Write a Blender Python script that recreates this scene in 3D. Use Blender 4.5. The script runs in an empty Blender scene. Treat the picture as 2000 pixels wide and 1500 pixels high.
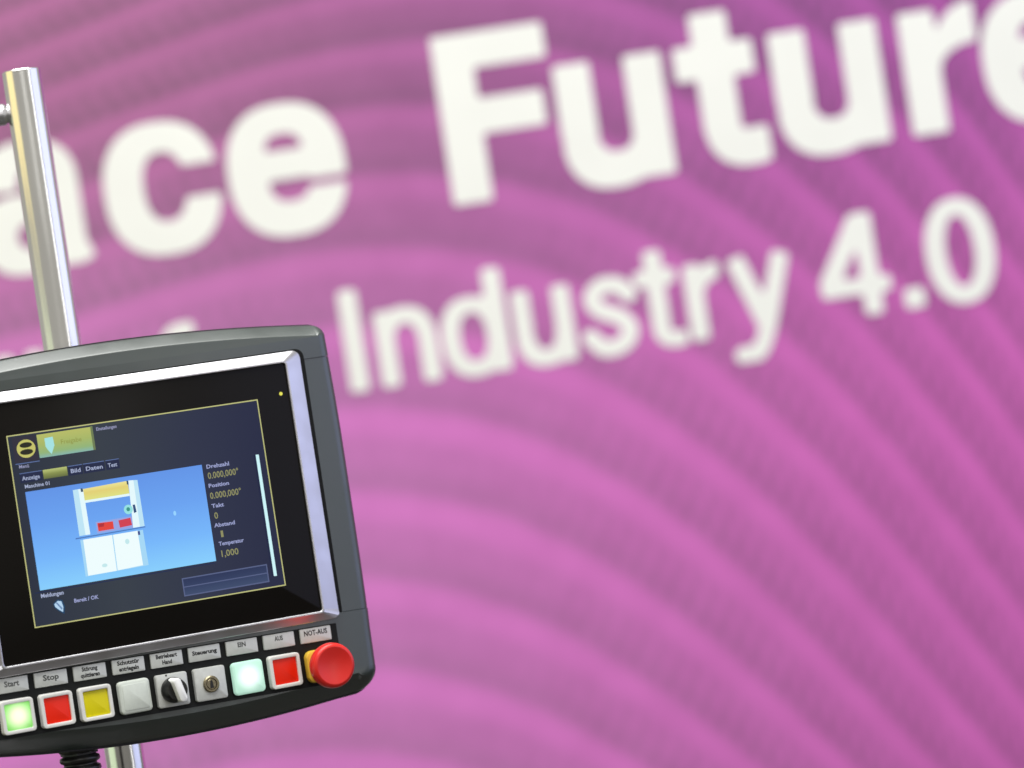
import bpy, bmesh, math, random
import numpy as np
from mathutils import Vector, Matrix

R = math.radians
scene = bpy.context.scene
COL = scene.collection

# ------------------------------------------------------------------ camera
ROLL = R(8.6)
cd = bpy.data.cameras.new('camera')
cam = bpy.data.objects.new('camera', cd)
COL.objects.link(cam)
cr, sr = math.cos(ROLL), math.sin(ROLL)
rgt, upv, back = Vector((cr, 0, -sr)), Vector((sr, 0, cr)), Vector((0, -1, 0))
cam.matrix_world = Matrix(((rgt.x, upv.x, back.x, 0), (rgt.y, upv.y, back.y, 0), (rgt.z, upv.z, back.z, 1.5), (0, 0, 0, 1)))
cd.sensor_width = 36
cd.lens = 126
cd.clip_start = 0.05
cd.clip_end = 200
cd.dof.use_dof = True
cd.dof.focus_distance = 3.50
cd.dof.aperture_fstop = 2.75
cd.dof.aperture_blades = 0
scene.camera = cam

# ------------------------------------------------------------------ world, hall ceiling lamp and added lights
w = bpy.data.worlds.new('World')
scene.world = w
w.use_nodes = True
w.node_tree.nodes['Background'].inputs[0].default_value = (0.40, 0.385, 0.35, 1)
w.node_tree.nodes['Background'].inputs[1].default_value = 1.0

def area(name, loc, target, sx, sy, radiance, col):
    l = bpy.data.lights.new(name, 'AREA')
    l.shape = 'RECTANGLE'; l.size = sx; l.size_y = sy
    l.energy = radiance * math.pi * sx * sy
    l.color = col
    o = bpy.data.objects.new(name, l)
    COL.objects.link(o)
    o.location = loc
    d = Vector(target) - Vector(loc)
    o.rotation_euler = d.to_track_quat('-Z', 'Y').to_euler()
    return o
area('hall_ceiling_lamp', (-0.3, 2.4, 6.4), (-0.3, 2.7, 0), 4.0, 5.4, 8.6, (1.0, 1.0, 0.97))
area('front_fill_light', (0.9, -4.0, 4.2), (0.1, 5.0, 1.4), 3.0, 2.0, 2.2, (1.0, 0.985, 0.95))  # unseen soft fill added behind the camera to light wall and panel evenly
area('blue_side_fill', (3.3, 3.3, 1.9), (0, 3.3, 1.5), 3.4, 2.4, 1.15, (0.52, 0.58, 1.0))  # unseen bluish panel added for the right-hand reflections on bezel and tube
area('tube_strip_fill', (2.1, 1.6, 2.0), (-0.44, 3.64, 1.6), 0.17, 2.6, 3.8, (1.0, 1.0, 1.0))  # added out of view to draw the white line down the chrome tube
area('tube_warm_fill', (-3.2, 2.7, 2.75), (-0.44, 3.64, 2.1), 2.5, 1.5, 1.0, (1.0, 0.78, 0.20))  # unseen panel added so the tube reflects yellow on its left
area('tube_green_fill', (-3.2, 2.7, 0.9), (-0.44, 3.64, 1.3), 2.5, 1.6, 0.62, (0.72, 0.95, 0.55))  # added under the warm panel, unseen, to turn the tube's lower reflection greenish

scene.view_settings.view_transform = 'Standard'
scene.view_settings.look = 'None'
scene.view_settings.exposure = 0.0
scene.view_settings.gamma = 1.0

# ------------------------------------------------------------------ materials
def s2l(c):
    return tuple(((v / 255) / 12.92 if v / 255 <= .04045 else ((v / 255 + .055) / 1.055) ** 2.4) for v in c)

def mat(name, col, rough=.5, metal=0.0, spec=.5, coat=0.0, noise=0.0, nscale=60, bump=0.0, bscale=400, stretch=(1, 1, 1), emit=None, estr=1.0):
    m = bpy.data.materials.new(name)
    m.use_nodes = True
    nt = m.node_tree
    b = nt.nodes['Principled BSDF']
    b.inputs['Base Color'].default_value = (*col, 1)
    b.inputs['Roughness'].default_value = rough
    b.inputs['Metallic'].default_value = metal
    b.inputs['Specular IOR Level'].default_value = spec
    b.inputs['Coat Weight'].default_value = coat
    if emit:
        b.inputs['Emission Color'].default_value = (*emit, 1)
        b.inputs['Emission Strength'].default_value = estr
    tc = nt.nodes.new('ShaderNodeTexCoord')
    mp = nt.nodes.new('ShaderNodeMapping')
    mp.inputs['Scale'].default_value = stretch
    nt.links.new(tc.outputs['Object'], mp.inputs['Vector'])
    if noise > 0:
        n = nt.nodes.new('ShaderNodeTexNoise')
        n.inputs['Scale'].default_value = nscale
        n.inputs['Detail'].default_value = 5
        nt.links.new(mp.outputs['Vector'], n.inputs['Vector'])
        r = nt.nodes.new('ShaderNodeMapRange')
        r.inputs['From Min'].default_value = .3
        r.inputs['From Max'].default_value = .7
        r.inputs['To Min'].default_value = 1 - noise
        r.inputs['To Max'].default_value = 1 + noise
        nt.links.new(n.outputs['Fac'], r.inputs['Value'])
        mx = nt.nodes.new('ShaderNodeVectorMath')
        mx.operation = 'SCALE'
        mx.inputs[0].default_value = col
        nt.links.new(r.outputs['Result'], mx.inputs['Scale'])
        nt.links.new(mx.outputs['Vector'], b.inputs['Base Color'])
        r2 = nt.nodes.new('ShaderNodeMapRange')
        r2.inputs['From Min'].default_value = .3
        r2.inputs['From Max'].default_value = .7
        r2.inputs['To Min'].default_value = rough * .85
        r2.inputs['To Max'].default_value = min(1, rough * 1.2)
        nt.links.new(n.outputs['Fac'], r2.inputs['Value'])
        nt.links.new(r2.outputs['Result'], b.inputs['Roughness'])
    if bump > 0:
        n2 = nt.nodes.new('ShaderNodeTexNoise')
        n2.inputs['Scale'].default_value = bscale
        n2.inputs['Detail'].default_value = 3
        nt.links.new(mp.outputs['Vector'], n2.inputs['Vector'])
        bp = nt.nodes.new('ShaderNodeBump')
        bp.inputs['Strength'].default_value = bump
        bp.inputs['Distance'].default_value = .0004
        nt.links.new(n2.outputs['Fac'], bp.inputs['Height'])
        nt.links.new(bp.outputs['Normal'], b.inputs['Normal'])
    return m

def emat(name, srgb, k=1.0):
    c = s2l(srgb)
    return mat(name, (.004, .004, .005), rough=.3, spec=.08, emit=c, estr=k)

M = {
    'casing': mat('casing_grey_plastic', (.024, .037, .034), rough=.33, spec=1.0, noise=.08, nscale=25),
    'shell': mat('black_back_shell', (.012, .012, .016), rough=.45),
    'black': mat('black_control_strip', (.008, .009, .009), rough=.5, spec=.25, noise=.1, bump=.2, bscale=900),
    'recess_dark': mat('black_recess_shade', (.006, .006, .006), rough=.7, spec=.2),
    'alu': mat('anodised_aluminium', (.66, .655, .69), rough=.36, metal=1.0, noise=.02, nscale=40),
    'chrome': mat('polished_chrome', (.90, .90, .89), rough=.19, metal=1.0, noise=.03, nscale=12, stretch=(6, 6, .6)),
    'glass': mat('black_front_glass', (.008, .007, .006), rough=.22, spec=.10),
    'plate': mat('label_plate_silver', s2l((205, 208, 204)), rough=.4, metal=.15, noise=.05, nscale=200),
    'ink': mat('black_ink', (.015, .015, .015), rough=.6),
    'softink': mat('faded_grey_ink', (.075, .08, .075), rough=.6),
    'frame': mat('white_button_frame', s2l((236, 236, 232)), rough=.3, noise=.03),
    'white_cap': mat('white_button_cap', s2l((212, 219, 211)), rough=.35, noise=.04, nscale=150, bump=.3, bscale=500),
    'red_lens': mat('red_button_lens', (.80, .018, .004), rough=.35, spec=.3, emit=(.8, .02, .0), estr=.12),
    'yellow_lens': mat('yellow_button_lens', (.78, .68, .004), rough=.4, spec=.3),
    'estop_red': mat('red_mushroom_plastic', (.74, .022, .016), rough=.32, spec=.5, noise=.04),
    'estop_yellow': mat('yellow_collar_plastic', (.85, .56, .06), rough=.4),
    'knob_black': mat('black_knob_plastic', (.012, .012, .012), rough=.3),
    'knob_white': mat('white_knob_handle', (.92, .93, .93), rough=.35),
    'brass': mat('dark_brass', (.30, .26, .17), rough=.35, metal=1.0, noise=.15, nscale=300),
    'letter': mat('white_vinyl_letter', (.855, .865, .835), rough=.5, noise=.02, nscale=8),
    'carpet': mat('grey_carpet', (.045, .042, .035), rough=.95, noise=.25, nscale=80, bump=.5, bscale=300),
    'timber': mat('painted_board_edge', (.6, .6, .6), rough=.6, noise=.05),
}

def lit_lens(name, c_mid, c_edge, k):
    """translucent cap with a lamp behind its middle: glows strongest at the centre"""
    m = mat(name, tuple(v * .8 for v in s2l(c_edge)), rough=.35, spec=.4)
    nt = m.node_tree
    b = nt.nodes['Principled BSDF']
    tc = nt.nodes.new('ShaderNodeTexCoord')
    g = nt.nodes.new('ShaderNodeVectorMath'); g.operation = 'LENGTH'
    nt.links.new(tc.outputs['Object'], g.inputs[0])
    r = nt.nodes.new('ShaderNodeMapRange')
    r.interpolation_type = 'SMOOTHSTEP'
    r.inputs['From Min'].default_value = .002
    r.inputs['From Max'].default_value = .0165
    nt.links.new(g.outputs['Value'], r.inputs['Value'])
    mx = nt.nodes.new('ShaderNodeMix'); mx.data_type = 'RGBA'
    mx.inputs['A'].default_value = (*[v * k for v in s2l(c_mid)], 1)
    mx.inputs['B'].default_value = (*[v * .45 for v in s2l(c_edge)], 1)
    nt.links.new(r.outputs['Result'], mx.inputs['Factor'])
    nt.links.new(mx.outputs['Result'], b.inputs['Emission Color'])
    b.inputs['Emission Strength'].default_value = 1
    return m
M['casing'].node_tree.nodes['Principled BSDF'].inputs['IOR'].default_value = 1.60
M['green_lit'] = lit_lens('green_lit_lens', (255, 255, 225), (140, 225, 110), 1.0)
M['mint_lit'] = lit_lens('mint_lit_lens', (245, 255, 252), (190, 235, 215), .95)

# ------------------------------------------------------------------ mesh helpers
def link_mesh(name, verts, faces, m, parent=None, smooth=False, loc=None):
    me = bpy.data.meshes.new(name)
    me.from_pydata([tuple(v) for v in verts], [], faces)
    me.validate(); me.update()
    if m: me.materials.append(m)
    if smooth:
        me.polygons.foreach_set('use_smooth', [True] * len(me.polygons))
    o = bpy.data.objects.new(name, me)
    COL.objects.link(o)
    if parent: o.parent = parent
    if loc: o.location = loc
    return o

def from_bm(name, bm, m, parent=None, smooth=False, angle=35, loc=None):
    me = bpy.data.meshes.new(name)
    bmesh.ops.recalc_face_normals(bm, faces=bm.faces)
    bm.to_mesh(me); bm.free()
    if m: me.materials.append(m)
    o = bpy.data.objects.new(name, me)
    COL.objects.link(o)
    if smooth:
        me.polygons.foreach_set('use_smooth', [True] * len(me.polygons))
        me.set_sharp_from_angle(angle=R(angle))
    if parent: o.parent = parent
    if loc: o.location = loc
    return o

def mm(a, b, h):            # panel millimetres (right, up, towards the viewer) -> local metres
    return (a / 1000, -h / 1000, b / 1000)

def rrect(w, h, r, n=6, cx=0, cy=0):
    pts = []
    for sx, sy, a0 in ((1, 1, 0), (-1, 1, 90), (-1, -1, 180), (1, -1, 270)):
        for i in range(n + 1):
            a = R(a0 + 90 * i / n)
            pts.append((cx + sx * (w / 2 - r) + r * math.cos(a), cy + sy * (h / 2 - r) + r * math.sin(a)))
    return pts

def loft(name, rings, m, parent, cap_front=True, cap_back=True, smooth=True, loc=None, angle=35):
    """rings: lists of (a, b, h) in mm with equal counts, from back to front"""
    bm = bmesh.new()
    V = [[bm.verts.new(mm(*p)) for p in r] for r in rings]
    n = len(rings[0])
    for i in range(len(V) - 1):
        for j in range(n):
            bm.faces.new((V[i][j], V[i][(j + 1) % n], V[i + 1][(j + 1) % n], V[i + 1][j]))
    if cap_front: bm.faces.new(V[-1])
    if cap_back: bm.faces.new(V[0][::-1])
    return from_bm(name, bm, m, parent, smooth, angle, loc)

def plate(name, cx, cy, w, h, r, h0, h1, m, parent, bev=.6, local=False, rot=0):
    """rounded block with a bevelled front edge"""
    ca, sa = math.cos(rot), math.sin(rot)
    def ring(dw, hh):
        pts = rrect(w - 2 * dw, h - 2 * dw, max(.2, r - dw))
        out = []
        for x, y in pts:
            x, y = x * ca - y * sa, x * sa + y * ca
            out.append((x if local else x + cx, y if local else y + cy, hh))
        return out
    rings = [ring(0, h0), ring(0, h1 - bev), ring(bev * .3, h1 - bev * .3), ring(bev, h1)]
    return loft(name, rings, m, parent, loc=mm(cx, cy, 0) if local else None)

def disc(name, cx, cy, prof, m, parent, n=40, angle=35):
    """turned part about the viewing axis; prof = [(radius, h), ...] back to front"""
    rings = [[(cx + r * math.cos(2 * math.pi * k / n), cy + r * math.sin(2 * math.pi * k / n), h) for k in range(n)] for r, h in prof]
    return loft(name, rings, m, parent, angle=angle)

def quad(name, pts, h, m, parent):
    return link_mesh(name, [mm(x, y, h) for x, y in pts], [tuple(range(len(pts)))], m, parent)

def rect(name, x0, y0, x1, y1, h, m, parent):
    return quad(name, [(x0, y0), (x1, y0), (x1, y1), (x0, y1)], h, m, parent)

def text(name, s, x, y, size, h, m, parent, align='LEFT', width=None, bold=0.0, rot=0.0):
    cu = bpy.data.curves.new(name, 'FONT')
    cu.body = s
    cu.size = size / 1000
    cu.align_x = align
    cu.align_y = 'CENTER'
    cu.offset = bold / 1000
    cu.resolution_u = 2
    o = bpy.data.objects.new(name, cu)
    me = bpy.data.meshes.new_from_object(o)
    bpy.data.objects.remove(o)
    xs = [v.co.x for v in me.vertices]
    k = 1.0
    if width and xs: k = width / 1000 / (max(xs) - min(xs))
    for v in me.vertices:
        X, Y = v.co.x * k, v.co.y
        X, Y = X * math.cos(rot) - Y * math.sin(rot), X * math.sin(rot) + Y * math.cos(rot)
        v.co = (X + x / 1000, -h / 1000, Y + y / 1000)
    me.materials.clear(); me.materials.append(m)
    o = bpy.data.objects.new(name, me)
    COL.objects.link(o)
    if parent: o.parent = parent
    return o

def thing(name, label, cat, loc, rz=0):
    o = bpy.data.objects.new(name, None)
    o.empty_display_size = .05
    COL.objects.link(o)
    o.location = loc; o.rotation_euler = (0, 0, rz)
    o['label'] = label; o['category'] = cat
    return o

# ------------------------------------------------------------------ floor and printed exhibition wall
fl = link_mesh('floor', [(-12, -12, 0), (12, -12, 0), (12, 12, 0), (-12, 12, 0)], [(0, 1, 2, 3)], M['carpet'])
fl['kind'] = 'structure'

WALL_Y = 5.5
S = .0005 * WALL_Y / 3.5               # metres on the wall per design unit
U0, V0 = 876.67, -891.1                # design unit that lies straight ahead of the camera height
wall = thing('display_wall', 'purple display wall with wavy pink stripes and large white lettering behind the control panel', 'wall', (0, WALL_Y, 0))

def wav(u, v, y=0.0):
    return ((u - U0) * S, y, 1.5 + (v - V0) * S)

# wavy stripes: sampled ridges (x, y, index), turned into a smooth phase over the wall
RID = {
    0: [(-8, 30), (-7, 125), (-6, 222), (-5, 320), (-4, 430), (-3, 560), (-2, 690)],
    264: [(-7, 32), (-6, 128), (-5, 224), (-4, 330), (-3, 450), (-2, 593)],
    475: [(-6, 66), (-5, 140), (-4, 272), (-3, 405), (-2, 545)],
    770: [(-5, 76), (-4, 218), (-3, 360), (-2, 512), (-1, 665), (0, 819), (1, 987), (2, 1157), (3, 1327), (4, 1490)],
    1000: [(-5, 95), (-4, 240), (-3, 385), (-2, 535), (-1, 693), (0, 860), (1, 1036), (2, 1212), (3, 1388)],
    1300: [(-6, 55), (-5, 200), (-4, 350), (-3, 505), (-2, 668), (-1, 839), (0, 1015), (1, 1199), (2, 1388)],
    1600: [(-7, 85), (-6, 240), (-5, 398), (-4, 565), (-3, 740), (-2, 918), (-1, 1100), (0, 1283), (1, 1460)],
    1950: [(-9, 170), (-8, 330), (-7, 490), (-6, 650), (-5, 807), (-4, 972), (-3, 1159), (-2, 1324), (-1, 1484)],
}
pts = [(x, y, k) for x, l in RID.items() for k, y in l]
for y in range(900, 1500, 150):        # hidden by the panel: carry the stripes on gently
    for x in (0, 300, 550):
        pts.append((x, y, (y - (819 + .00022 * (x - 770) ** 2)) / 168))
P = np.array(pts, float)
def basis(x, y):
    X = (x - 1000) / 1000; Y = (y - 750) / 750
    return np.stack([X ** i * Y ** j for i in range(6) for j in range(5) if i + j <= 5], -1)
coef, *_ = np.linalg.lstsq(basis(P[:, 0], P[:, 1]), P[:, 2], rcond=None)

def design_to_px(u, v):                # the wall print's own tilted drawing grid
    return u * cr - v * sr, -u * sr - v * cr

NU, NV = 240, 170
us = np.linspace(-900, 3000, NU); vs = np.linspace(-2080, 900, NV)
UU, VV = np.meshgrid(us, vs)
PX, PY = UU * cr - VV * sr, -UU * sr - VV * cr
cx_, cy_ = np.clip(PX, -60, 2060), np.clip(PY, -40, 1540)
PH = basis(cx_, cy_) @ coef
e = 4.0
gx = (basis(cx_, cy_) @ coef - basis(cx_ - e, cy_) @ coef) / e
gy = (basis(cx_, cy_) @ coef - basis(cx_, cy_ - e) @ coef) / e
PH = PH + (PX - cx_) * gx + (PY - cy_) * gy
verts = [wav(float(u), float(v)) for v in vs for u in us]
faces = [(j * NU + i, j * NU + i + 1, (j + 1) * NU + i + 1, (j + 1) * NU + i) for j in range(NV - 1) for i in range(NU - 1)]
pm = bpy.data.materials.new('printed_wave_fabric')
pm.use_nodes = True
nt = pm.node_tree
b = nt.nodes['Principled BSDF']
b.inputs['Roughness'].default_value = .75
b.inputs['Specular IOR Level'].default_value = .15
at = nt.nodes.new('ShaderNodeAttribute'); at.attribute_name = 'wave'
tc = nt.nodes.new('ShaderNodeTexCoord')
nz = nt.nodes.new('ShaderNodeTexNoise'); nz.inputs['Scale'].default_value = 22; nz.inputs['Detail'].default_value = 2
nt.links.new(tc.outputs['Object'], nz.inputs['Vector'])
ad = nt.nodes.new('ShaderNodeMath'); ad.operation = 'MULTIPLY_ADD'; ad.inputs[1].default_value = .07; 
nt.links.new(nz.outputs['Fac'], ad.inputs[0]); nt.links.new(at.outputs['Fac'], ad.inputs[2])
fr = nt.nodes.new('ShaderNodeMath'); fr.operation = 'FRACT'
sub = nt.nodes.new('ShaderNodeMath'); sub.operation = 'ADD'; sub.inputs[1].default_value = 99.95
nt.links.new(ad.outputs[0], sub.inputs[0]); nt.links.new(sub.outputs[0], fr.inputs[0])
cr_ = nt.nodes.new('ShaderNodeValToRGB')
el = cr_.color_ramp.elements
el[0].position = 0; el[0].color = (1, 1, 1, 1)
el[1].position = 1; el[1].color = (1, 1, 1, 1)
for p_, v_ in ((.10, .95), (.20, .66), (.30, .42), (.45, .36), (.56, .20), (.70, .0), (.78, .10), (.88, .72), (.94, .95)):
    q = el.new(p_); q.color = (v_, v_, v_, 1)
nt.links.new(fr.outputs[0], cr_.inputs[0])
sep = nt.nodes.new('ShaderNodeSeparateXYZ'); nt.links.new(tc.outputs['Object'], sep.inputs[0])
def maprange(out, a, b_):
    r = nt.nodes.new('ShaderNodeMapRange'); r.interpolation_type = 'SMOOTHSTEP'
    r.inputs['From Min'].default_value = a; r.inputs['From Max'].default_value = b_
    nt.links.new(out, r.inputs['Value']); return r.outputs['Result']
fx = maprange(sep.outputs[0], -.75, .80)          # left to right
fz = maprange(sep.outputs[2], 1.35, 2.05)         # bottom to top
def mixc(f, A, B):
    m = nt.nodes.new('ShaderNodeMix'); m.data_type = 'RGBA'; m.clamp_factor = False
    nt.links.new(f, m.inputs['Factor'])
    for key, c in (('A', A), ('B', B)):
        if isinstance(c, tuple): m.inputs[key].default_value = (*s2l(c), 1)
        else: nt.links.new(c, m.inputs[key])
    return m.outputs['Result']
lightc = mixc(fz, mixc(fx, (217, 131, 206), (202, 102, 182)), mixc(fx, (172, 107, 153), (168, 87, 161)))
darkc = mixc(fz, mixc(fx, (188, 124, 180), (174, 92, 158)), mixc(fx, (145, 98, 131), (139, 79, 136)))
# rows of printed dots inside the darker bands
al = nt.nodes.new('ShaderNodeAttribute'); al.attribute_name = 'along'
def math_(op, a, b_=None, c_=None):
    m = nt.nodes.new('ShaderNodeMath'); m.operation = op
    for i, v in enumerate((a, b_, c_)):
        if v is None: continue
        if isinstance(v, (int, float)): m.inputs[i].default_value = v
        else: nt.links.new(v, m.inputs[i])
    return m.outputs[0]
def dots(row, shift, wd):
    c = math_('COSINE', math_('MULTIPLY', math_('ADD', al.outputs['Fac'], shift), 2 * math.pi))
    bump = math_('MAXIMUM', math_('SUBTRACT', 1.0, math_('DIVIDE', math_('ABSOLUTE', math_('SUBTRACT', fr.outputs[0], row)), wd)), 0.0)
    return math_('MULTIPLY', c, bump)
dd = math_('ADD', dots(.40, 0.0, .16), dots(.68, .5, .14))
am = nt.nodes.new('ShaderNodeAttribute'); am.attribute_name = 'dotted'
fac_ = math_('ADD', cr_.outputs[0], math_('MULTIPLY', math_('MULTIPLY', dd, am.outputs['Fac']), .46))
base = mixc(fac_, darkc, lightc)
# faint blotchiness of the print
n3 = nt.nodes.new('ShaderNodeTexNoise'); n3.inputs['Scale'].default_value = 14; n3.inputs['Detail'].default_value = 4
nt.links.new(tc.outputs['Object'], n3.inputs['Vector'])
r3 = nt.nodes.new('ShaderNodeMapRange'); r3.inputs['From Min'].default_value = .3; r3.inputs['From Max'].default_value = .7
r3.inputs['To Min'].default_value = .95; r3.inputs['To Max'].default_value = 1.05
nt.links.new(n3.outputs['Fac'], r3.inputs['Value'])
vm = nt.nodes.new('ShaderNodeVectorMath'); vm.operation = 'SCALE'
nt.links.new(base, vm.inputs[0]); nt.links.new(r3.outputs['Result'], vm.inputs['Scale'])
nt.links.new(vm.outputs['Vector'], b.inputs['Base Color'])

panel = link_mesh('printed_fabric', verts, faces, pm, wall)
a_ = panel.data.attributes.new('wave', 'FLOAT', 'POINT')
a_.data.foreach_set('value', PH.astype(np.float32).ravel())
gx_ = np.linspace(-1500, 3500, 2001)
sl = np.interp(gx_, (-1500, 200, 500, 770, 1000, 1300, 1600, 1950, 3500), (.4, .36, .22, .08, .38, .68, 1.0, 1.3, 1.5))
cum = np.concatenate([[0], np.cumsum(np.sqrt(1 + sl[1:] ** 2) * np.diff(gx_))])
AL = np.interp(PX, gx_, cum) / 41.0
AM = np.clip((np.abs(PX - 820) - 130) / 420, .12, 1.0)
a3 = panel.data.attributes.new('dotted', 'FLOAT', 'POINT')
a3.data.foreach_set('value', AM.astype(np.float32).ravel())
a2 = panel.data.attributes.new('along', 'FLOAT', 'POINT')
a2.data.foreach_set('value', AL.astype(np.float32).ravel())
x0, x1 = wav(us[0], 0)[0], wav(us[-1], 0)[0]
z1 = wav(0, vs[-1])[2]
bm = bmesh.new()
bmesh.ops.create_cube(bm, size=1)
for v in bm.verts:
    v.co = ((x0 + x1) / 2 + v.co.x * (x1 - x0), .055 + v.co.y * .10, z1 / 2 + v.co.z * (z1 - .004) )
from_bm('backing_board', bm, M['timber'], wall)

# ---- lettering: every glyph is an implicit outline, meshed with smooth contours and 2 mm thick
def box(x0, x1, y0, y1): return lambda X, Y: np.maximum(np.maximum(x0 - X, X - x1), np.maximum(y0 - Y, Y - y1))
def ell(cx, cy, rx, ry):
    return lambda X, Y: (np.sqrt(((X - cx) / rx) ** 2 + ((Y - cy) / ry) ** 2) - 1) * min(rx, ry)
def sel(cx, cy, rx, ry, p=2.4):
    return lambda X, Y: ((np.abs((X - cx) / rx) ** p + np.abs((Y - cy) / ry) ** p) ** (1 / p) - 1) * min(rx, ry)
def seg(x0, y0, x1, y1, w):            # butt-ended bar
    L = math.hypot(x1 - x0, y1 - y0); dx, dy = (x1 - x0) / L, (y1 - y0) / L
    return lambda X, Y: np.maximum(np.abs((X - x0) * -dy + (Y - y0) * dx) - w / 2, np.abs((X - x0) * dx + (Y - y0) * dy - L / 2) - L / 2)
def path(pts, w):                      # round-jointed curved stroke
    sm = []
    n = len(pts)
    for i in range(n - 1):
        p0 = pts[max(i - 1, 0)]; p1 = pts[i]; p2 = pts[i + 1]; p3 = pts[min(i + 2, n - 1)]
        for k in range(8):
            t = k / 8
            sm.append(tuple(.5 * (2 * p1[c] + (p2[c] - p0[c]) * t + (2 * p0[c] - 5 * p1[c] + 4 * p2[c] - p3[c]) * t * t + (3 * p1[c] - p0[c] - 3 * p2[c] + p3[c]) * t ** 3) for c in (0, 1)))
    sm.append(pts[-1])
    def f(X, Y):
        d = np.full(X.shape, 1e9)
        for (ax, ay), (bx, by) in zip(sm[:-1], sm[1:]):
            vx, vy = bx - ax, by - ay
            q = max(vx * vx + vy * vy, 1e-9)
            t = np.clip(((X - ax) * vx + (Y - ay) * vy) / q, 0, 1)
            d = np.minimum(d, np.hypot(X - ax - t * vx, Y - ay - t * vy))
        return d - w / 2
    return f
def U(*fs): return lambda X, Y: np.minimum.reduce([f(X, Y) for f in fs])
def I(*fs): return lambda X, Y: np.maximum.reduce([f(X, Y) for f in fs])
def D(a, *bs): return lambda X, Y: np.maximum.reduce([a(X, Y)] + [-f(X, Y) for f in bs])

G = {}   # bold line
G['F'] = (U(box(0, 82, 0, 336), box(0, 225, 262, 336), box(0, 208, 132, 206)), 230, 345)
ubowl = U(I(sel(97, 92, 97, 103), box(-5, 175, -20, 92)), box(0, 160, 91, 245))
G['u'] = (U(D(ubowl, box(77, 250, 94, 300), sel(108, 97, 31, 33)), box(139, 217, 0, 245)), 222, 250)
G['t'] = (U(box(0, 160, 172, 243), box(40, 118, 66, 305), D(I(sel(128, 92, 88, 99), box(30, 169, -12, 92)), box(118, 200, 71, 140), ell(130, 84, 13, 14))), 172, 310)
G['r'] = (U(box(0, 76, 0, 245), D(I(sel(160, 120, 100, 134), box(50, 154, 100, 260)), sel(160, 110, 84, 58), box(76, 200, 60, 120))), 160, 260)
G['c'] = (D(sel(116, 122, 116, 133), sel(121, 125, 39, 64), box(118, 260, 100, 158)), 236, 262)
G['e'] = (U(D(sel(118, 122, 118, 133), sel(118, 125, 36, 64), box(118, 260, 80, 101)), box(78, 230, 101, 163 - 0)), 240, 262)
G['e'] = (D(sel(118, 122, 118, 133), I(sel(117, 158, 35, 33), box(70, 160, 163, 210)), I(sel(120, 101, 38, 39), box(70, 170, 50, 101)), box(120, 260, 85, 96)), 240, 262)
G['a'] = (U(box(128, 205, 40, 180), I(box(130, 222, 0, 50), seg(160, 50, 182, -4, 82)),
            D(I(sel(108, 165, 97, 92), box(0, 205, 157, 260)), I(sel(108, 160, 22, 34), box(70, 140, 140, 200)), box(98, 128, 120, 160)),
            D(sel(80, 72, 80, 80), ell(98, 68, 26, 24))), 226, 262)
# medium line (baseline units)
H = {}
w = 40
H['I'] = (box(0, w, 0, 203), 40, 206)
H['n'] = (U(box(0, 39, 0, 151), D(I(sel(60, 84, 60, 71), box(20, 121, 84, 160)), sel(60, 82, 22, 37)), box(82, 121, 0, 88)), 124, 158)
H['d'] = (U(D(sel(62, 75, 62, 80), sel(64, 75, 25, 45)), box(94, 133, 0, 204)), 136, 206)
H['u'] = (U(box(0, 38, 62, 151), D(I(sel(56, 62, 56, 67), box(-2, 100, -8, 63)), sel(58, 66, 20, 35), box(38, 90, 62, 90)), box(80, 118, 0, 151)), 120, 154)
H['s'] = (path([(101, 112), (82, 132), (48, 134), (28, 112), (42, 88), (78, 70), (95, 44), (78, 18), (40, 13), (16, 38)], 35), 118, 158)
H['t'] = (U(box(0, 84, 120, 152), box(24, 62, 40, 190), D(I(sel(70, 45, 47, 50), box(20, 92, -8, 46)), box(62, 100, 28, 60), ell(68, 37, 8, 9))), 95, 192)
H['r'] = (U(box(0, 38, 0, 151), D(I(sel(76, 80, 56, 74), box(20, 72, 60, 158)), sel(78, 74, 42, 43), box(38, 90, 40, 74))), 76, 158)
H['y'] = (U(seg(20, 153, 70, 22, 38), path([(101, 140), (78, 78), (60, 18), (42, -22), (22, -42), (4, -42)], 36)), 122, 158)
H['y'] = (U(seg(16, 151, 62, 14, 38), seg(108, 151, 60, 0, 37), path([(64, 14), (52, -18), (36, -38), (8, -40)], 35)), 126, 156)
H['4'] = (U(box(80, 118, 0, 203), box(0, 140, 42, 76), seg(14, 62, 92, 194, 40)), 142, 206)
H['.'] = (box(0, 42, 0, 42), 42, 44)
H['0'] = (D(sel(69, 99, 69, 106, 2.2), sel(69, 99, 27, 67, 2.1)), 138, 208)
H['f'] = (U(box(24, 62, 0, 160), box(0, 84, 120, 152), D(I(sel(78, 150, 55, 55), box(20, 96, 150, 210)), sel(84, 146, 22, 26))), 92, 208)
H['i'] = (U(box(0, 38, 0, 151), box(0, 38, 162, 192)), 38, 200)

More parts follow.
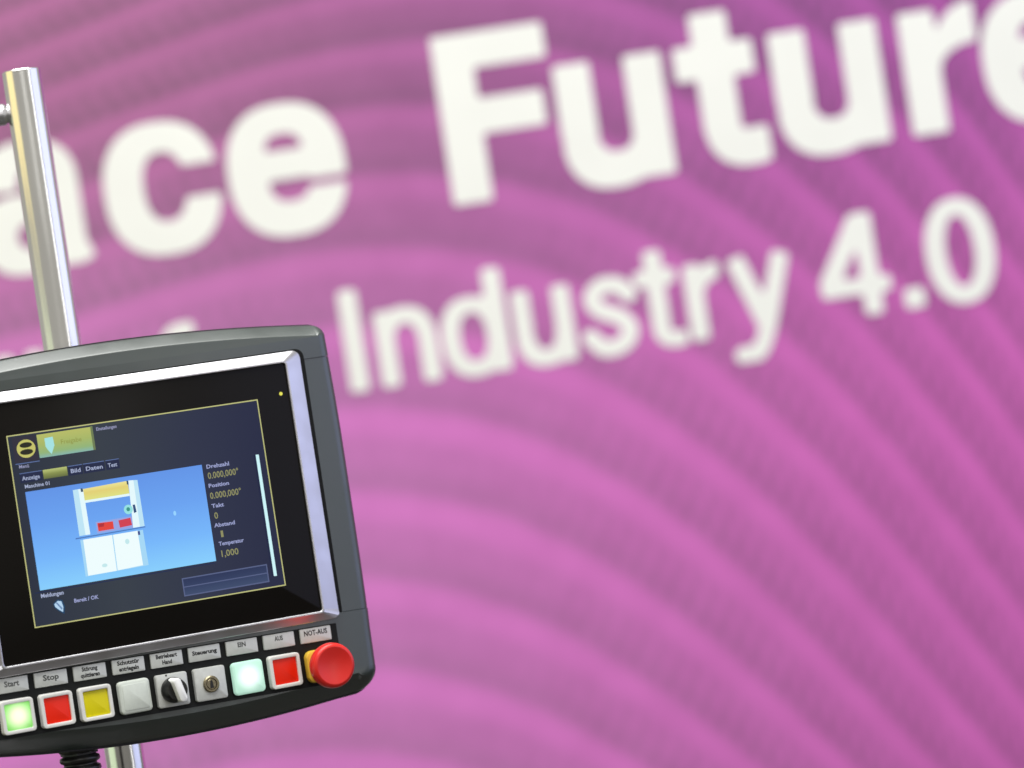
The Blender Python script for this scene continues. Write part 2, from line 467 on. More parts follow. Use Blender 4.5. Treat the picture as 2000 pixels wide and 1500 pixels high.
def glyph_object(key, table, u, base, parent, label, step):
    f, gw, gh = table[key]
    lo = -55 if key == 'y' else -16
    xs = np.arange(-8, gw + 10 + step, step); ys = np.arange(lo, gh + 8 + step, step)
    X, Y = np.meshgrid(xs, ys)
    F = f(X, Y) + (2.4 if table is G else 1.2)
    for _ in range(2 if table is G else 4):      # soften the corners as the printed face has them
        Q = np.pad(F, 1, mode='edge')
        F = (Q[1:-1, 1:-1] * 2 + Q[:-2, 1:-1] + Q[2:, 1:-1] + Q[1:-1, :-2] + Q[1:-1, 2:]) / 6
    F = F + 1e-4
    nx, ny = len(xs), len(ys)
    vid = {}; verts = []; faces = []
    def corner(i, j):
        k = ('c', i, j)
        if k not in vid: vid[k] = len(verts); verts.append((xs[i], ys[j]))
        return vid[k]
    def edge(i, j, i2, j2):
        k = ('e', min((i, j), (i2, j2)), max((i, j), (i2, j2)))
        if k not in vid:
            a, b2 = F[j, i], F[j2, i2]; t = a / (a - b2)
            vid[k] = len(verts); verts.append((xs[i] + t * (xs[i2] - xs[i]), ys[j] + t * (ys[j2] - ys[j])))
        return vid[k]
    sides = []
    for j in range(ny - 1):
        for i in range(nx - 1):
            cs = [(i, j), (i + 1, j), (i + 1, j + 1), (i, j + 1)]
            ins = [F[c[1], c[0]] < 0 for c in cs]
            if not any(ins): continue
            poly = []; cuts = []
            for q in range(4):
                c, d = cs[q], cs[(q + 1) % 4]
                if ins[q]: poly.append(corner(*c))
                if ins[q] != ins[(q + 1) % 4]:
                    k = edge(*c, *d); poly.append(k); cuts.append((k, ins[q]))
            if len(poly) >= 3: faces.append(tuple(poly))
            if len(cuts) == 2:
                o_ = [k for k, leaving in cuts if leaving][0]; i_ = [k for k, leaving in cuts if not leaving][0]
                sides.append((o_, i_))
    n = len(verts)
    V3 = [wav(u + x, base + y, -.0009) for x, y in verts] + [wav(u + x, base + y, -.0004) for x, y in verts]
    F3 = [tuple(fc) for fc in faces] + [(a, a + n, b2 + n, b2) for a, b2 in sides]
    o = link_mesh('letter', V3, F3, M['letter'], parent)
    bm = bmesh.new(); bm.from_mesh(o.data); bmesh.ops.remove_doubles(bm, verts=bm.verts, dist=1e-6)
    bmesh.ops.recalc_face_normals(bm, faces=bm.faces)
    # normals of an open shell: make the fronts face the room (-y)
    if sum(fc.normal.y * fc.calc_area() for fc in bm.faces) > 0: bmesh.ops.reverse_faces(bm, faces=bm.faces)
    bm.to_mesh(o.data); bm.free()
    o['label'] = label
    return o
for k, u in (('a', -105), ('c', 142.5), ('e', 386.5), ('F', 815), ('u', 1043), ('t', 1280), ('u', 1467.5), ('r', 1723), ('e', 1877)):
    glyph_object(k, G, u, -533, wall, 'large bold white letter %s' % k, 4.0)
for k, u in (('t', -140), ('i', -56), ('f', 184), ('r', 434), ('I', 563), ('n', 626), ('d', 753), ('u', 897), ('s', 1027), ('t', 1140), ('r', 1237),
             ('y', 1325), ('4', 1500), ('.', 1659), ('0', 1712)):
    glyph_object(k, H, u, -863 if u > 500 else -879, wall, 'smaller white character %s' % k, 3.5)

# ------------------------------------------------------------------ pole
PX_, PY_ = -.4455, 3.640
pole = thing('support_pole', 'shiny chrome tube standing upright behind the control panel and rising above it', 'pole', (PX_, PY_, 0))
def tube(name, r, z0, z1, m, parent, inner=None, n=48, bev=.001):
    prof = [(r, z0), (r, z1 - bev), (r - bev, z1)]
    if inner: prof += [(inner + bev * .5, z1), (inner, z1 - bev), (inner, z1 - .03), (.0005, z1 - .031)]
    else: prof += [(.0005, z1)]
    bm = bmesh.new()
    V = [[bm.verts.new((q * math.cos(2 * math.pi * k / n), q * math.sin(2 * math.pi * k / n), z)) for k in range(n)] for q, z in prof]
    for i in range(len(V) - 1):
        for k in range(n):
            bm.faces.new((V[i][k], V[i][(k + 1) % n], V[i + 1][(k + 1) % n], V[i + 1][k]))
    bm.faces.new(V[-1])
    return from_bm(name, bm, m, parent, True, 40)
tube('tube', .0197, 0.012, 1.8895, M['chrome'], pole, inner=.0172)
tube('foot_plate', .11, 0.002, .012, M['alu'], pole)
# clamp knob on the far left of the tube
bm = bmesh.new()
prof = [(.008, -.016), (.0095, -.0195), (.0108, -.0205), (.0112, -.022), (.0112, -.046), (.0095, -.049), (.0005, -.049)]
n = 28
V = [[bm.verts.new((x - .0015, q * math.cos(2 * math.pi * k / n), 1.8475 + q * math.sin(2 * math.pi * k / n))) for k in range(n)] for q, x in prof]
for i in range(len(V) - 1):
    for k in range(n): bm.faces.new((V[i][k], V[i][(k + 1) % n], V[i + 1][(k + 1) % n], V[i + 1][k]))
from_bm('clamp_knob', bm, M['alu'], pole, True, 40)

# ------------------------------------------------------------------ control panel
YAW = R(25.5)
dev = thing('control_panel', 'grey machine control panel with a lit touchscreen above a row of square buttons', 'control panel', (-.3737, 3.5, 1.5 - .0704), YAW)
SK = -.018

def outline():
    pts = []
    # top arch, right to left
    tc_r = 15
    def top(a): return 170.3 - 8.2 * (a / 177) ** 2
    def bot(a): return -222.4 + 3.3e-4 * a * a + SK * a * .9
    hw_t, hw_m, hw_b = 220.2, 222.8, 221.0
    raw = []
    for i in range(41):
        a = 205 - 410 * i / 40
        raw.append((a, top(a)))
    def corner(cx, cy, r, a0, a1, n=10):
        return [(cx + r * math.cos(R(a0 + (a1 - a0) * i / n)), cy + r * math.sin(R(a0 + (a1 - a0) * i / n))) for i in range(n + 1)]
    # left side down
    L = corner(-(hw_t - 12.5), top(207) - 12.5, 12.5, 96, 178)
    left = [(-(hw_t + (hw_m - hw_t) * math.sin(math.pi / 2 * min(1, (145 - b) / 110))), b) for b in (130, 110, 90, 60, 30)] + [(-hw_m, b) for b in (0, -40, -80)] + [(-(hw_m - .4), -120), (-(hw_b + .4), -150), (-(hw_b + .3), -165), (-(hw_b + .15), -178), (-hw_b, -186)]
    BL = corner(-(hw_b - 24), bot(-190) + 24, 24, 182, 262)
    low = [(-180 + 360 * i / 40, bot(-180 + 360 * i / 40)) for i in range(41)]
    BR = corner(hw_b - 24, bot(190) + 24, 24, -80, -2)
    right = [(-x, b) for x, b in left[::-1]]
    TR = corner(hw_t - 12.5, top(207) - 12.5, 12.5, 2, 84)
    return raw[1:-1] + L + left + BL + low + BR + right + TR
OUT = outline()
def normals(P):
    n = len(P); N = []
    for i in range(n):
        x0, y0 = P[(i - 1) % n]; xm, ym = P[i]; x1, y1 = P[(i + 1) % n]
        l0 = math.hypot(xm - x0, ym - y0) or 1; l1 = math.hypot(x1 - xm, y1 - ym) or 1
        dx, dy = (xm - x0) / l0 + (x1 - xm) / l1, (ym - y0) / l0 + (y1 - ym) / l1
        L = math.hypot(dx, dy) or 1
        N.append((dy / L, -dx / L))
    return N
NRM = normals(OUT)
PT = [(0, -30), (0, -16), (.3, -14.6), (1.0, -13.4), (9.9, -2.0), (10.6, -1.1), (11.2, -.4), (12.2, 0)]
PS = [(0, -30), (0, -12), (.5, -9.2), (1.8, -6.2), (4.0, -3.4), (6.4, -1.6), (9, -.5), (11.5, 0)]
PB = [(0, -32), (0, -25), (.8, -22.0), (2.4, -19), (8, -12.5), (14, -6.4), (18, -2.2), (21.5, 0)]
def ring(k, grow=0, dh=0):
    out = []
    for (x, y), (nx, ny) in zip(OUT, NRM):
        wt, wb, ws = max(0, ny) ** 2, max(0, -ny) ** 2, nx * nx
        ins = PT[k][0] * wt + PB[k][0] * wb + PS[k][0] * ws - grow
        h = PT[k][1] * wt + PB[k][1] * wb + PS[k][1] * ws + dh
        out.append((x - nx * ins, y - ny * ins, h))
    return out
rings = [ring(k) for k in range(8)]
def casing(name, planes, m):
    o = loft(name, rings, m, dev, cap_back=True)
    bm = bmesh.new(); bm.from_mesh(o.data)
    for (pz, slope, keep_up) in planes:
        nrm = Vector((-slope, 0, 1)).normalized()
        if keep_up: nrm = -nrm
        geom = bm.verts[:] + bm.edges[:] + bm.faces[:]
        bmesh.ops.bisect_plane(bm, geom=geom, plane_co=(0, 0, pz / 1000), plane_no=nrm, clear_outer=True, dist=1e-7)
        ed = [e_ for e_ in bm.edges if e_.is_boundary]
        bmesh.ops.holes_fill(bm, edges=ed, sides=0)
    bmesh.ops.recalc_face_normals(bm, faces=bm.faces)
    bm.to_mesh(o.data); bm.free()
    o.data.set_sharp_from_angle(angle=R(30))
    return o
tcap = casing('top_cap', [(126.2, 0, True)], M['casing'])
tcap.location.y = -.0007
bcap = casing('bottom_cap', [(-126.2, SK, False)], M['casing'])
bcap.location.y = -.0014
casing('casing_body', [(125.75, 0, False), (-125.75, SK, True)], M['casing'])
# black back shell that shows as a thin dark outline
def shell_ring(g, h): return [(x + nx * g, y + ny * g, h) for (x, y), (nx, ny) in zip(OUT, NRM)]
loft('back_shell', [shell_ring(-30, -88), shell_ring(-6, -84), shell_ring(1.2, -72), shell_ring(1.5, -24), shell_ring(1.0, -21.5), shell_ring(-3, -21)], M['shell'], dev)
plate('inner_frame', 0, 0, 433, 300, 10, -26, -6, M['shell'], dev)
# mounting bracket between shell and pole
bm = bmesh.new()
bmesh.ops.create_cube(bm, size=1)
for v in bm.verts: v.co = (-.004 + v.co.x * .05, .110 + v.co.y * .05, .0 + v.co.z * .11)
from_bm('mounting_bracket', bm, M['shell'], dev)
bm = bmesh.new()
bmesh.ops.create_cone(bm, cap_ends=True, segments=40, radius1=.028, radius2=.028, depth=.10, matrix=Matrix.Translation((-.0047, .157, 0)))
from_bm('clamp_collar', bm, M['shell'], dev, True)

# shaded recess, bezel, glass
plate('recess_shade', 0, 1.2, 381, 273, 9, -1, .8, M['recess_dark'], dev)  # dark plate standing in for the shadowed recess beside the bezel
def bz(hw, t, bt, r, h, n=8):
    pts = []
    for cx, cy, a0 in ((hw - r, t - r, 0), (-(hw - r), t - r, 90), (-(hw - r), bt + r, 180), (hw - r, bt + r, 270)):
        for i in range(n + 1):
            a = R(a0 + 90 * i / n); pts.append((cx + r * math.cos(a), cy + r * math.sin(a), h))
    return pts
def low(r_, k):      # the lower rail keeps a thicker outer edge
    return [(x, y, h_ + k * max(0.0, min(1.0, (-124 - y) / 7))) for x, y, h_ in r_]
loft('bezel', [bz(185.6, 136.0, -134, 8, .4), low(bz(185.6, 136.0, -134, 8, 1.6), 5.2), low(bz(185.2, 135.6, -133.6, 8, 2.0), 5.2),
               bz(168.4, 127.3, -126.7, 4.0, 9.3), bz(167.8, 126.8, -126.2, 3.8, 9.6), bz(166.6, 125.8, -125.0, 3.4, 9.6), bz(166.0, 125.2, -124.4, 3.0, 9.2), bz(166.0, 125.2, -124.4, 3.0, 6.0)],
     M['alu'], dev, cap_front=False, cap_back=False, angle=18)
disp = plate('display', 0, .4, 333, 250.6, 3, 5.0, 7.6, M['glass'], dev, bev=.3)
HG = 7.6
led = disc('status_light', 157.2, 95.2, [(1.8, HG - .1), (1.8, HG + .25), (1.2, HG + .5)], emat('yellow_led', (225, 220, 90), 1.1), disp, n=16)

# ---- the picture on the screen (flat, lit)
E = {}
def em(key, srgb, k=1.0):
    if key not in E: E[key] = emat('screen_' + key, srgb, k)
    return E[key]
def grad_mat(name, stops, axis, lo, hi):
    """lit picture area that runs through several colours along x (0) or z (2) of the screen"""
    m = mat(name, (.004, .004, .005), rough=.3, spec=.08)
    nt = m.node_tree; b = nt.nodes['Principled BSDF']
    tc = nt.nodes.new('ShaderNodeTexCoord'); sp = nt.nodes.new('ShaderNodeSeparateXYZ')
    nt.links.new(tc.outputs['Object'], sp.inputs[0])
    r = nt.nodes.new('ShaderNodeMapRange'); r.inputs['From Min'].default_value = lo / 1000; r.inputs['From Max'].default_value = hi / 1000
    nt.links.new(sp.outputs[axis], r.inputs['Value'])
    c = nt.nodes.new('ShaderNodeValToRGB')
    c.color_ramp.elements[0].color = (*s2l(stops[0][1]), 1); c.color_ramp.elements[0].position = stops[0][0]
    c.color_ramp.elements[1].color = (*s2l(stops[-1][1]), 1); c.color_ramp.elements[1].position = stops[-1][0]
    for p_, col in stops[1:-1]:
        q = c.color_ramp.elements.new(p_); q.color = (*s2l(col), 1)
    nt.links.new(r.outputs['Result'], c.inputs[0])
    nt.links.new(c.outputs[0], b.inputs['Emission Color']); b.inputs['Emission Strength'].default_value = 1
    return m
h = HG + .05
rect('screen_background', -129, -92.2, 131, 92.4, h, grad_mat('screen_bg', [(0, (44, 50, 64)), (.35, (55, 62, 72)), (.72, (46, 51, 72)), (1, (38, 42, 68))], 0, -129, 131), disp)
# yellow outline of the picture
bw = 1.15
yel = em('outline', (190, 190, 128))
bm = bmesh.new()
o_ = [(-129.8, -92.8), (132, -93.4), (131.8, 93.2), (-129.4, 93.6)]
i_ = [(-129.8 + bw, -92.8 + bw), (132 - bw, -93.4 + bw), (131.8 - bw, 93.2 - bw), (-129.4 + bw, 93.6 - bw)]
Vo = [bm.verts.new(mm(x, y, h + .08)) for x, y in o_]; Vi = [bm.verts.new(mm(x, y, h + .08)) for x, y in i_]
for k in range(4): bm.faces.new((Vo[k], Vo[(k + 1) % 4], Vi[(k + 1) % 4], Vi[k]))
from_bm('screen_outline', bm, yel, disp)
# header: round emblem and green button
h1 = h + .1
def ellipse(name, cx, cy, rx, ry, hh, m, n=28, a0=0, a1=360):
    P_ = [(cx + rx * math.cos(R(a0 + (a1 - a0) * k / n)), cy + ry * math.sin(R(a0 + (a1 - a0) * k / n))) for k in range(n if a1 - a0 >= 360 else n + 1)]
    return quad(name, P_, hh, m, disp)
rect('emblem_background', -124.5, 66.2, -100.5, 91, h1, em('emblem_bg', (52, 50, 62)), disp)
ellipse('emblem', -111.6, 78.8, 9.4, 8.8, h1 + .05, em('emblem_yellow', (196, 193, 108)))
ellipse('emblem', -111.4, 82.3, 6.3, 2.6, h1 + .1, em('emblem_dark', (45, 45, 35)))
ellipse('emblem', -111.6, 75.6, 6.6, 2.7, h1 + .1, em('emblem_dark', (45, 45, 35)))
rect('header_button', -99.4, 67.8, -44.6, 90.4, h1, grad_mat('header_green', [(0, (135, 180, 172)), (.2, (146, 180, 122)), (.55, (166, 182, 104)), (1, (184, 188, 104))], 2, 67.8, 90.4), disp)
rect('header_button_edge', -44.6, 67.8, -42.2, 91, h1, em('green_edge', (110, 125, 85)), disp)
# shield symbol
sh = [(-92, 86), (-83.5, 86.5), (-83, 78), (-85.2, 73.5), (-87, 70), (-89.6, 73.5), (-92, 78)]
quad('shield_symbol', sh, h1 + .05, em('shield', (165, 225, 225)), disp)
text('header_text', 'Freigabe', -76.5, 80, 6.5, h1 + .05, em('green_text', (140, 145, 70)), disp, width=21)
text('title_text', 'Einstellungen', -39, 87.2, 4.6, h1, em('pale_text', (150, 152, 185)), disp, width=21, bold=.1)
text('menu_text', 'Men\u00fc', -121.5, 62.2, 4.6, h1, em('pale_text', (150, 152, 185)), disp, bold=.1)
rect('header_line', -124.5, 64.8, -100, 65.6, h1, em('thin_line', (95, 115, 165)), disp)
# tabs
for x0_, x1_, s in ((-122, -99.5, 'Anzeige'), (-73, -58.5, 'Bild'), (-57.5, -35.8, 'Daten'), (-34.5, -20.5, 'Test')):
    rect('tab', x0_, 46.6, x1_, 55.4, h1, em('tab', (38, 44, 72)), disp)
    rect('tab_line', x0_, 55.4, x1_, 56.1, h1, em('thin_line', (95, 115, 165)), disp)
    text('tab_text', s, x0_ + 2, 50.6, 5.6, h1 + .05, em('tab_text', (165, 175, 205)), disp, width=(x1_ - x0_) - 4.5, bold=.12)
rect('tab_active', -98.5, 47.2, -74, 56.0, h1, grad_mat('tab_green', [(0, (100, 108, 65)), (.5, (135, 145, 80)), (1, (185, 195, 120))], 2, 47.2, 56.0), disp)
text('caption_text', 'Maschine 01', -118.8, 42.6, 5.0, h1, em('tab_text', (165, 175, 205)), disp, width=25, bold=.12)
# blue picture with the machine drawing
rect('viewport', -119, -58.0, 63.3, 37.6, h1, grad_mat('viewport_blue', [(0, (136, 206, 252)), (.3, (118, 182, 250)), (.65, (106, 162, 240)), (1, (98, 148, 230))], 2, -58, 37.6), disp)
wh = em('machine_white', (228, 248, 252)); pw = em('machine_pale', (190, 228, 245))
hm = h1 + .06
quad('machine_column', [(-71.5, 32.5), (-61.5, 32.5), (-60.6, -12.4), (-71.8, -12.4)], hm, pw, disp)
quad('machine_column', [(-66, 32.5), (-61, 32.5), (-60.6, -12.4), (-65.5, -12.4)], hm + .04, wh, disp)
quad('machine_column', [(-14.2, 33.4), (-4.9, 32.6), (-4.6, -12.8), (-16.5, -12.8)], hm, pw, disp)
quad('machine_column', [(-14.2, 33.4), (-9.0, 33), (-9.5, -12.8), (-16.5, -12.8)], hm + .04, wh, disp)
quad('machine_beam', [(-61.2, 21.0), (-15, 21.0), (-15, 18.4), (-61.2, 18.4)], hm, wh, disp)
quad('machine_header', [(-61.0, 32.0), (-16.5, 33.2), (-15, 31), (-15, 20.8), (-61.2, 20.8)], hm + .05, grad_mat('machine_yellow', [(0, (222, 224, 130)), (.6, (226, 208, 118)), (1, (236, 228, 150))], 2, 20.8, 33), disp)
rect('machine_detail', -63.6, 29.4, -61.3, 32.8, hm + .1, em('dark_detail', (60, 80, 100)), disp)
rect('machine_detail', -16.2, 29.6, -14.4, 33.2, hm + .1, em('dark_detail', (60, 80, 100)), disp)
ellipse('machine_gauge', -18.6, 5.6, 4.6, 4.6, hm + .08, em('gauge_ring', (150, 225, 225)))
ellipse('machine_gauge_core', -18.7, 5.8, 1.9, 2.0, hm + .12, em('gauge_core', (60, 150, 135)))
quad('machine_detail', [(-13.6, 9.4), (-11.2, 9.4), (-10.6, 2.0), (-13.4, 1.2)], hm + .12, em('dark_detail2', (50, 80, 125)), disp)
quad('machine_shelf', [(-53.5, -12.6), (-15, -12.6), (-15, -1.5), (-53.5, -1.5)], hm + .02, em('shelf_lilac', (150, 165, 225)), disp)
quad('machine_drawer', [(-52, -2.8), (-36, -3.4), (-36, -10.8), (-52, -10.8)], hm + .1, em('drawer_red', (225, 70, 62)), disp)
quad('machine_drawer', [(-51, -3.6), (-45, -3.8), (-46, -7), (-51, -7)], hm + .14, em('drawer_dark', (175, 50, 60)), disp)
quad('machine_drawer', [(-30.4, -3.4), (-17.8, -2.6), (-17.2, -10.0), (-29.8, -10.6)], hm + .1, em('drawer_red2', (208, 66, 82)), disp)
quad('machine_line', [(-76, -13.8), (-4, -13.2), (-4, -14.2), (-76, -15.0)], hm + .12, em('line_blue', (80, 120, 185)), disp)
quad('machine_cabinet', [(-71.6, -16.4), (-7.0, -16.2), (-6.5, -51), (-71.6, -52)], hm, em('cabinet_side', (165, 215, 245)), disp)
quad('machine_door', [(-68.6, -16.4), (-39.0, -16.4), (-39.5, -51.4), (-69.0, -51.6)], hm + .06, em('door_white', (238, 252, 253)), disp)
quad('machine_door', [(-37.9, -16.4), (-12.6, -16.2), (-12.2, -50.2), (-38.6, -51.2)], hm + .06, em('door_white', (238, 252, 253)), disp)
rect('machine_detail', -12.6, -20.6, -10.4, -16.8, hm + .12, em('dark_detail3', (60, 75, 140)), disp)
ellipse('machine_mark', -24.6, -25.0, 2.2, 2.6, hm + .1, em('mark_aqua', (195, 232, 236)))
ellipse('machine_mark', -50.9, -44.3, 2.8, 1.8, hm + .1, em('mark_aqua', (195, 232, 236)))
ellipse('viewport_mark', 28.1, -5.3, 1.5, 2.4, hm, em('mark_blue', (150, 210, 255)))
# read-outs on the right
for (x, y, s, wd, kind) in ((67.5, 34.6, 'Drehzahl', 24, 0), (67.7, 25.4, '0.000,000\u00b0', 32.5, 1), (66.9, 15.7, 'Position', 21.5, 0), (66.9, 5.6, '0.000,000\u00b0', 33, 1),
                            (67.1, -4.4, 'Takt', 13, 0), (68.2, -14.3, '0', 4, 1), (66.9, -23.6, 'Abstand', 22, 0), (68.6, -33.0, '1', 2.6, 1),
                            (68.7, -42.2, 'Temperatur', 26.5, 0), (68.2, -52.3, '1,000', 18, 1)):
    if kind: text('readout_value', s, x, y, 9.0, h1, em('value_text', (142, 142, 98)), disp, width=wd, bold=.15)
    else: text('readout_name', s, x, y, 5.4, h1, em('name_text', (155, 162, 205)), disp, width=wd, bold=.15)
quad('scroll_bar', [(120.9, 39.2), (124.2, 38.8), (124.2, -82.4), (120.9, -82.2)], h1, em('scroll', (205, 245, 250)), disp)
quad('scroll_shadow', [(118.7, 39.2), (120.8, 39.2), (120.8, -82.2), (118.7, -82.2)], h1 - .02, em('scroll_dark', (30, 36, 66)), disp)
rect('input_field', 25.0, -87.2, 115.4, -69.2, h1, em('field_line', (88, 98, 135)), disp)
rect('input_field', 26.2, -86.0, 114.2, -70.4, h1 + .04, grad_mat('field_fill', [(0, (62, 76, 108)), (.5, (52, 64, 98)), (1, (44, 54, 88))], 2, -86, -70.4), disp)
rect('input_field', 26.2, -78.6, 114.2, -77.6, h1 + .08, em('field_line', (88, 98, 135)), disp)
rect('footer_line', -124.5, -60.2, 62, -59.4, h1, em('footer_line', (34, 44, 82)), disp)
text('footer_text', 'Meldungen', -119.2, -63.6, 5.4, h1, em('tab_text', (165, 175, 205)), disp, width=23, bold=.15)
text('footer_text', 'Bereit / OK', -87.0, -73.4, 5.2, h1, em('name_text', (155, 162, 205)), disp, width=25, bold=.15)
quad('shield_symbol', [(-108.0, -72.6), (-103.4, -69.2), (-98.4, -70.4), (-96.8, -77), (-98.4, -84), (-103.2, -80.6), (-107.4, -76.6)], h1 + .02, em('shield_rim', (35, 70, 105)), disp)
quad('shield_symbol', [(-107.0, -73.2), (-103.2, -70.6), (-99.6, -71.4), (-98.4, -77), (-99.4, -82), (-103, -79.4), (-106.4, -76)], h1 + .06, em('shield2', (180, 212, 238)), disp)
quad('shield_symbol', [(-105.4, -72.4), (-104.0, -71.8), (-99.4, -78.0), (-100.2, -80.0)], h1 + .1, em('shield_mid', (110, 140, 180)), disp)

# ---- control strip, label plates and buttons
def sk(a): return -.0 + SK * a * .75
pts_ = [(-181, -136.6 + sk(-181)), (181, -136.6 + sk(181)), (181, -195.4 + sk(181)), (-181, -195.4 + sk(-181))]
bm = bmesh.new()
F_ = [bm.verts.new(mm(x, y, 1.9)) for x, y in pts_]; B_ = [bm.verts.new(mm(x, y, -.8)) for x, y in pts_]
bm.faces.new(F_)
for k in range(4): bm.faces.new((F_[k], F_[(k + 1) % 4], B_[(k + 1) % 4], B_[k]))
from_bm('control_strip', bm, M['black'], dev)
PITCH = 39.6
XS = [(-4 + k) * PITCH - .6 for k in range(9)]
LAB = [(['Start'], 0), (['Stop'], 0), (['St\u00f6rung', 'quittieren'], 1), (['Schutzt\u00fcr', 'entriegeln'], 1), (['Betriebsart', 'Hand'], 1), (['Steuerung'], 1), (['EIN'], 2), (['AUS'], 2), (['NOT-AUS'], 3)]
LW = [(15,), (16,), (16, 19.5), (23, 20.5), (22, 10), (26,), (8.5,), (9,), (25,)]
for k, a in enumerate(XS):
    by = -144.7 + sk(a)
    r_ = math.atan(SK * .75)
    lp = plate('label_plate', a - .8, by, 33.2, 14.2, .8, .6, 4.2, M['plate'], dev, bev=.5, rot=r_)
    lines, kind = LAB[k]
    ink = M['softink'] if kind in (0, 2) else M['ink']
    for q, s in enumerate(lines):
        y = by + (1.0 if len(lines) == 1 else (3.3 - 6.0 * q))
        size = {0: 7.5, 1: 5.6, 2: 6.2, 3: 7.0}[kind]
        t = text('lettering', s, a - .8, y + (1.2 if kind >= 2 else 0), size, 4.25, ink, lp, align='CENTER', width=LW[k][q], bold=.24, rot=r_)
LBL = ['lit green square button', 'red square button next to the green one', 'yellow square button', 'plain white square button', 'black rotary switch with white handle', 'key switch on silver plate',
       'lit pale mint square button', 'red square button next to the emergency stop']
for k, a in enumerate(XS[:8]):
    y = -175.0 + sk(a)
    r_ = math.atan(SK * .75)
    nm = {4: 'rotary_switch', 5: 'key_switch'}.get(k, 'button')
    root = plate(nm, a, y, 33.4, 33.0, 3.4, .6, 3.6, M['black'] if k in (3, 6) else M['frame'], dev, bev=.8, rot=r_) if k not in (4, 5) else \
        plate(nm, a, y, 32.8, 32.4, 2.6, .6, 7.0, M['plate'], dev, bev=1.0, rot=r_)
    root['label'] = LBL[k]
    if k in (1, 2, 7, 0):
        # raised white frame with a coloured lens sunk in it
        def rr(wd, ht, r, hh): return [(x + a, y2 + y, hh) for x, y2 in rrect(wd, ht, r)]
        loft('button_frame', [rr(33.0, 32.6, 3.4, 3.4), rr(33.0, 32.6, 3.4, 8.2), rr(32.2, 31.8, 3.2, 9.0), rr(27.4, 27.0, 2.0, 9.4), rr(25.8, 25.4, 1.4, 9.0), rr(25.4, 25.0, 1.2, 6.2)], M['frame'], root, cap_front=False, cap_back=False)
        lens = {0: M['green_lit'], 1: M['red_lens'], 2: M['yellow_lens'], 7: M['red_lens']}[k]
        lo_ = plate('lens', a, y, 25.3, 24.9, 1.2, -2.6, .2, lens, root, bev=.5, local=True)
        lo_.location = mm(a, y, 6.9 if k else 8.2)
    elif k in (3, 6):
        cap = plate('cap', a, y, 32.6, 32.2, 4.0, -6, 1.4, M['white_cap'] if k == 3 else M['mint_lit'], root, bev=2.2, local=True)
        cap.location = mm(a, y, 8.2)
        if k == 3:
            plate('cap_face', a, y, 25.5, 25.2, 2.0, 9.0, 10.0, M['white_cap'], root, bev=.4)
    elif k == 4:
        disc('knob_base', a, y, [(12.6, 6.8), (12.6, 11), (11.6, 12.5), (10.8, 19), (9.8, 20.5)], M['knob_black'], root)
        plate('knob_handle', a + .2, y + .2, 8.2, 24.5, 3.8, 12, 29, M['knob_white'], root, bev=1.5, rot=R(14))
        disc('pointer', a - 5.0, y + 15.0, [(1.0, 6.9), (1.0, 7.1)], M['ink'], root, n=10)
    elif k == 5:
        disc('lock_ring', a, y - .5, [(8.2, 6.8), (8.2, 8.6), (7.2, 9.4), (5.6, 9.4), (5.2, 8.2)], M['brass'], root)
        disc('lock_core', a, y - .5, [(5.2, 7), (5.0, 9.0), (4.6, 9.3)], M['brass'], root)
        quad('key_slot', [(a - .9, y + 3.2), (a + .9, y + 3.2), (a + 2.0, y - 4.4), (a - 2.0, y - 4.4)][::-1], 9.45, M['ink'], root)
# emergency stop
a, y = XS[8], -175.6 + sk(XS[8])
es = plate('emergency_stop', a, y, 32.4, 32.0, 7, .6, 9.5, M['estop_yellow'], dev, bev=1.6)
es['label'] = 'big red mushroom emergency stop on a yellow collar'
disc('neck', a, y, [(12.5, 9.3), (12.5, 14), (11, 22)], M['estop_red'], es)
disc('mushroom_head', a, y, [(12, 20), (18.5, 22.5), (21.6, 26.5), (22.6, 31), (22.4, 35), (21.8, 37.6), (20.6, 39.2), (19.0, 40.0), (18.2, 40.1), (17.4, 39.8), (10.5, 39.5), (9.8, 39.3), (1, 39.2)], M['estop_red'], es, n=56, angle=50)

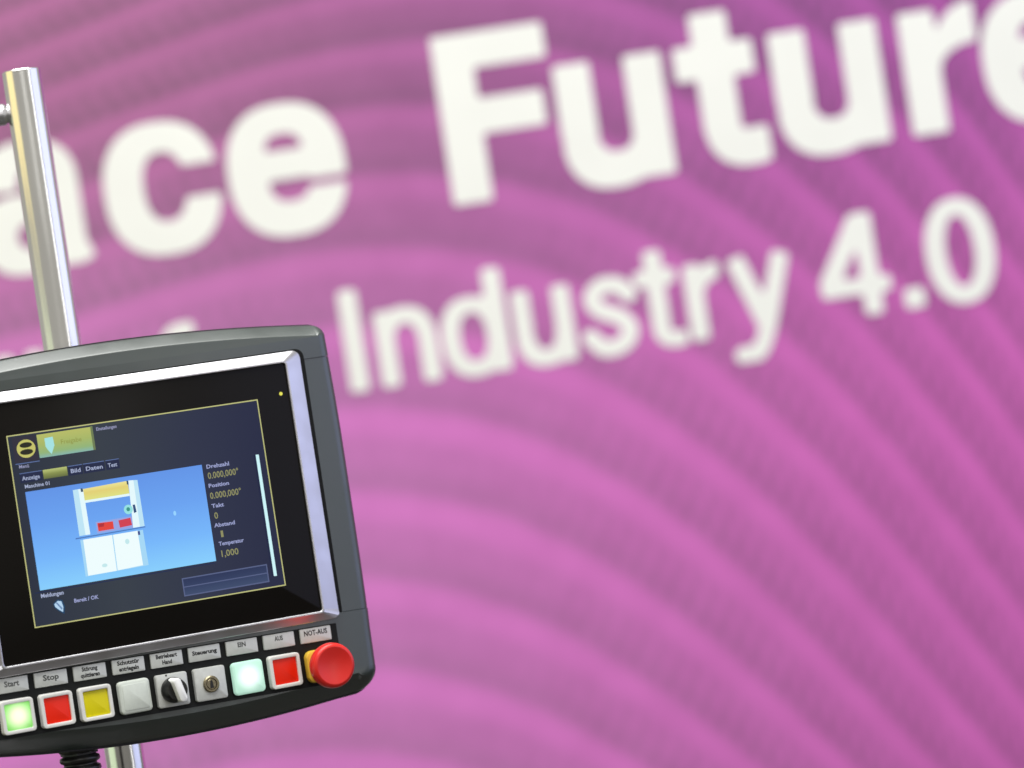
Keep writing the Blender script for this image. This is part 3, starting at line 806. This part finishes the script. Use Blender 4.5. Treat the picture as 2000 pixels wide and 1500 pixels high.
# ------------------------------------------------------------------ cable conduit hanging from the panel
def devw(a_mm, b_mm, h_mm):
    v = Matrix.Rotation(YAW, 3, 'Z') @ Vector(mm(a_mm, b_mm, h_mm))
    return v + Vector((-.3737, 3.5, 1.5 - .0704))
p0 = devw(-88, -214, -44)
con = thing('cable_conduit', 'black corrugated cable hose hanging below the control panel beside the chrome tube', 'cable', tuple(p0))
spine = [Vector((0, 0, 0)), Vector((0, 0, -.05)), Vector((.002, .004, -.16)), Vector((.012, .03, -.35)), Vector((.02, .06, -.6)), Vector((0, .09, -.9)), Vector((-.05, .12, -1.195))]
def sp(t):
    n_ = len(spine) - 1; i = min(int(t * n_), n_ - 1); f = t * n_ - i
    p_ = [spine[max(i - 1, 0)], spine[i], spine[i + 1], spine[min(i + 2, n_)]]
    return .5 * (2 * p_[1] + (p_[2] - p_[0]) * f + (2 * p_[0] - 5 * p_[1] + 4 * p_[2] - p_[3]) * f * f + (3 * p_[1] - p_[0] - 3 * p_[2] + p_[3]) * f ** 3)
cent = [sp(i / 1500) for i in range(1501)]
acc = [0]
for q in range(1500): acc.append(acc[-1] + (cent[q + 1] - cent[q]).length)
prof = [(0, .0165), (.0012, .0166), (.0028, .0196), (.0058, .0202), (.0076, .0190), (.0088, .0166)]
rows = []
z = 0
PIT = .0096
while z < acc[-1] - PIT:
    for dz, r_ in prof: rows.append((z + dz, r_))
    z += PIT
verts, faces = [], []
nn = 20
for s_, r_ in rows:
    i = int(np.searchsorted(acc, s_)); i = min(max(i, 1), 1499)
    c_ = cent[i]; t_ = (cent[i + 1] - cent[i - 1]).normalized()
    ax = Vector((1, 0, 0)); ax = (ax - t_ * ax.dot(t_)).normalized(); ay = t_.cross(ax)
    f_ = (s_ - acc[i - 1]) / max(1e-9, acc[i] - acc[i - 1]); c_ = cent[i - 1].lerp(cent[i], f_)
    for k in range(nn):
        an = 2 * math.pi * k / nn
        verts.append(c_ + ax * math.cos(an) * r_ + ay * math.sin(an) * r_)
for i in range(len(rows) - 1):
    for k in range(nn): faces.append((i * nn + k, i * nn + (k + 1) % nn, (i + 1) * nn + (k + 1) % nn, (i + 1) * nn + k))
ho = link_mesh('hose', verts, faces, M['knob_black'], con, smooth=True)
bm = bmesh.new()
bmesh.ops.create_cone(bm, cap_ends=True, segments=8, radius1=.0185, radius2=.0185, depth=.012, matrix=Matrix.Translation((0, 0, -.004)))
from_bm('gland_nut', bm, M['shell'], con)
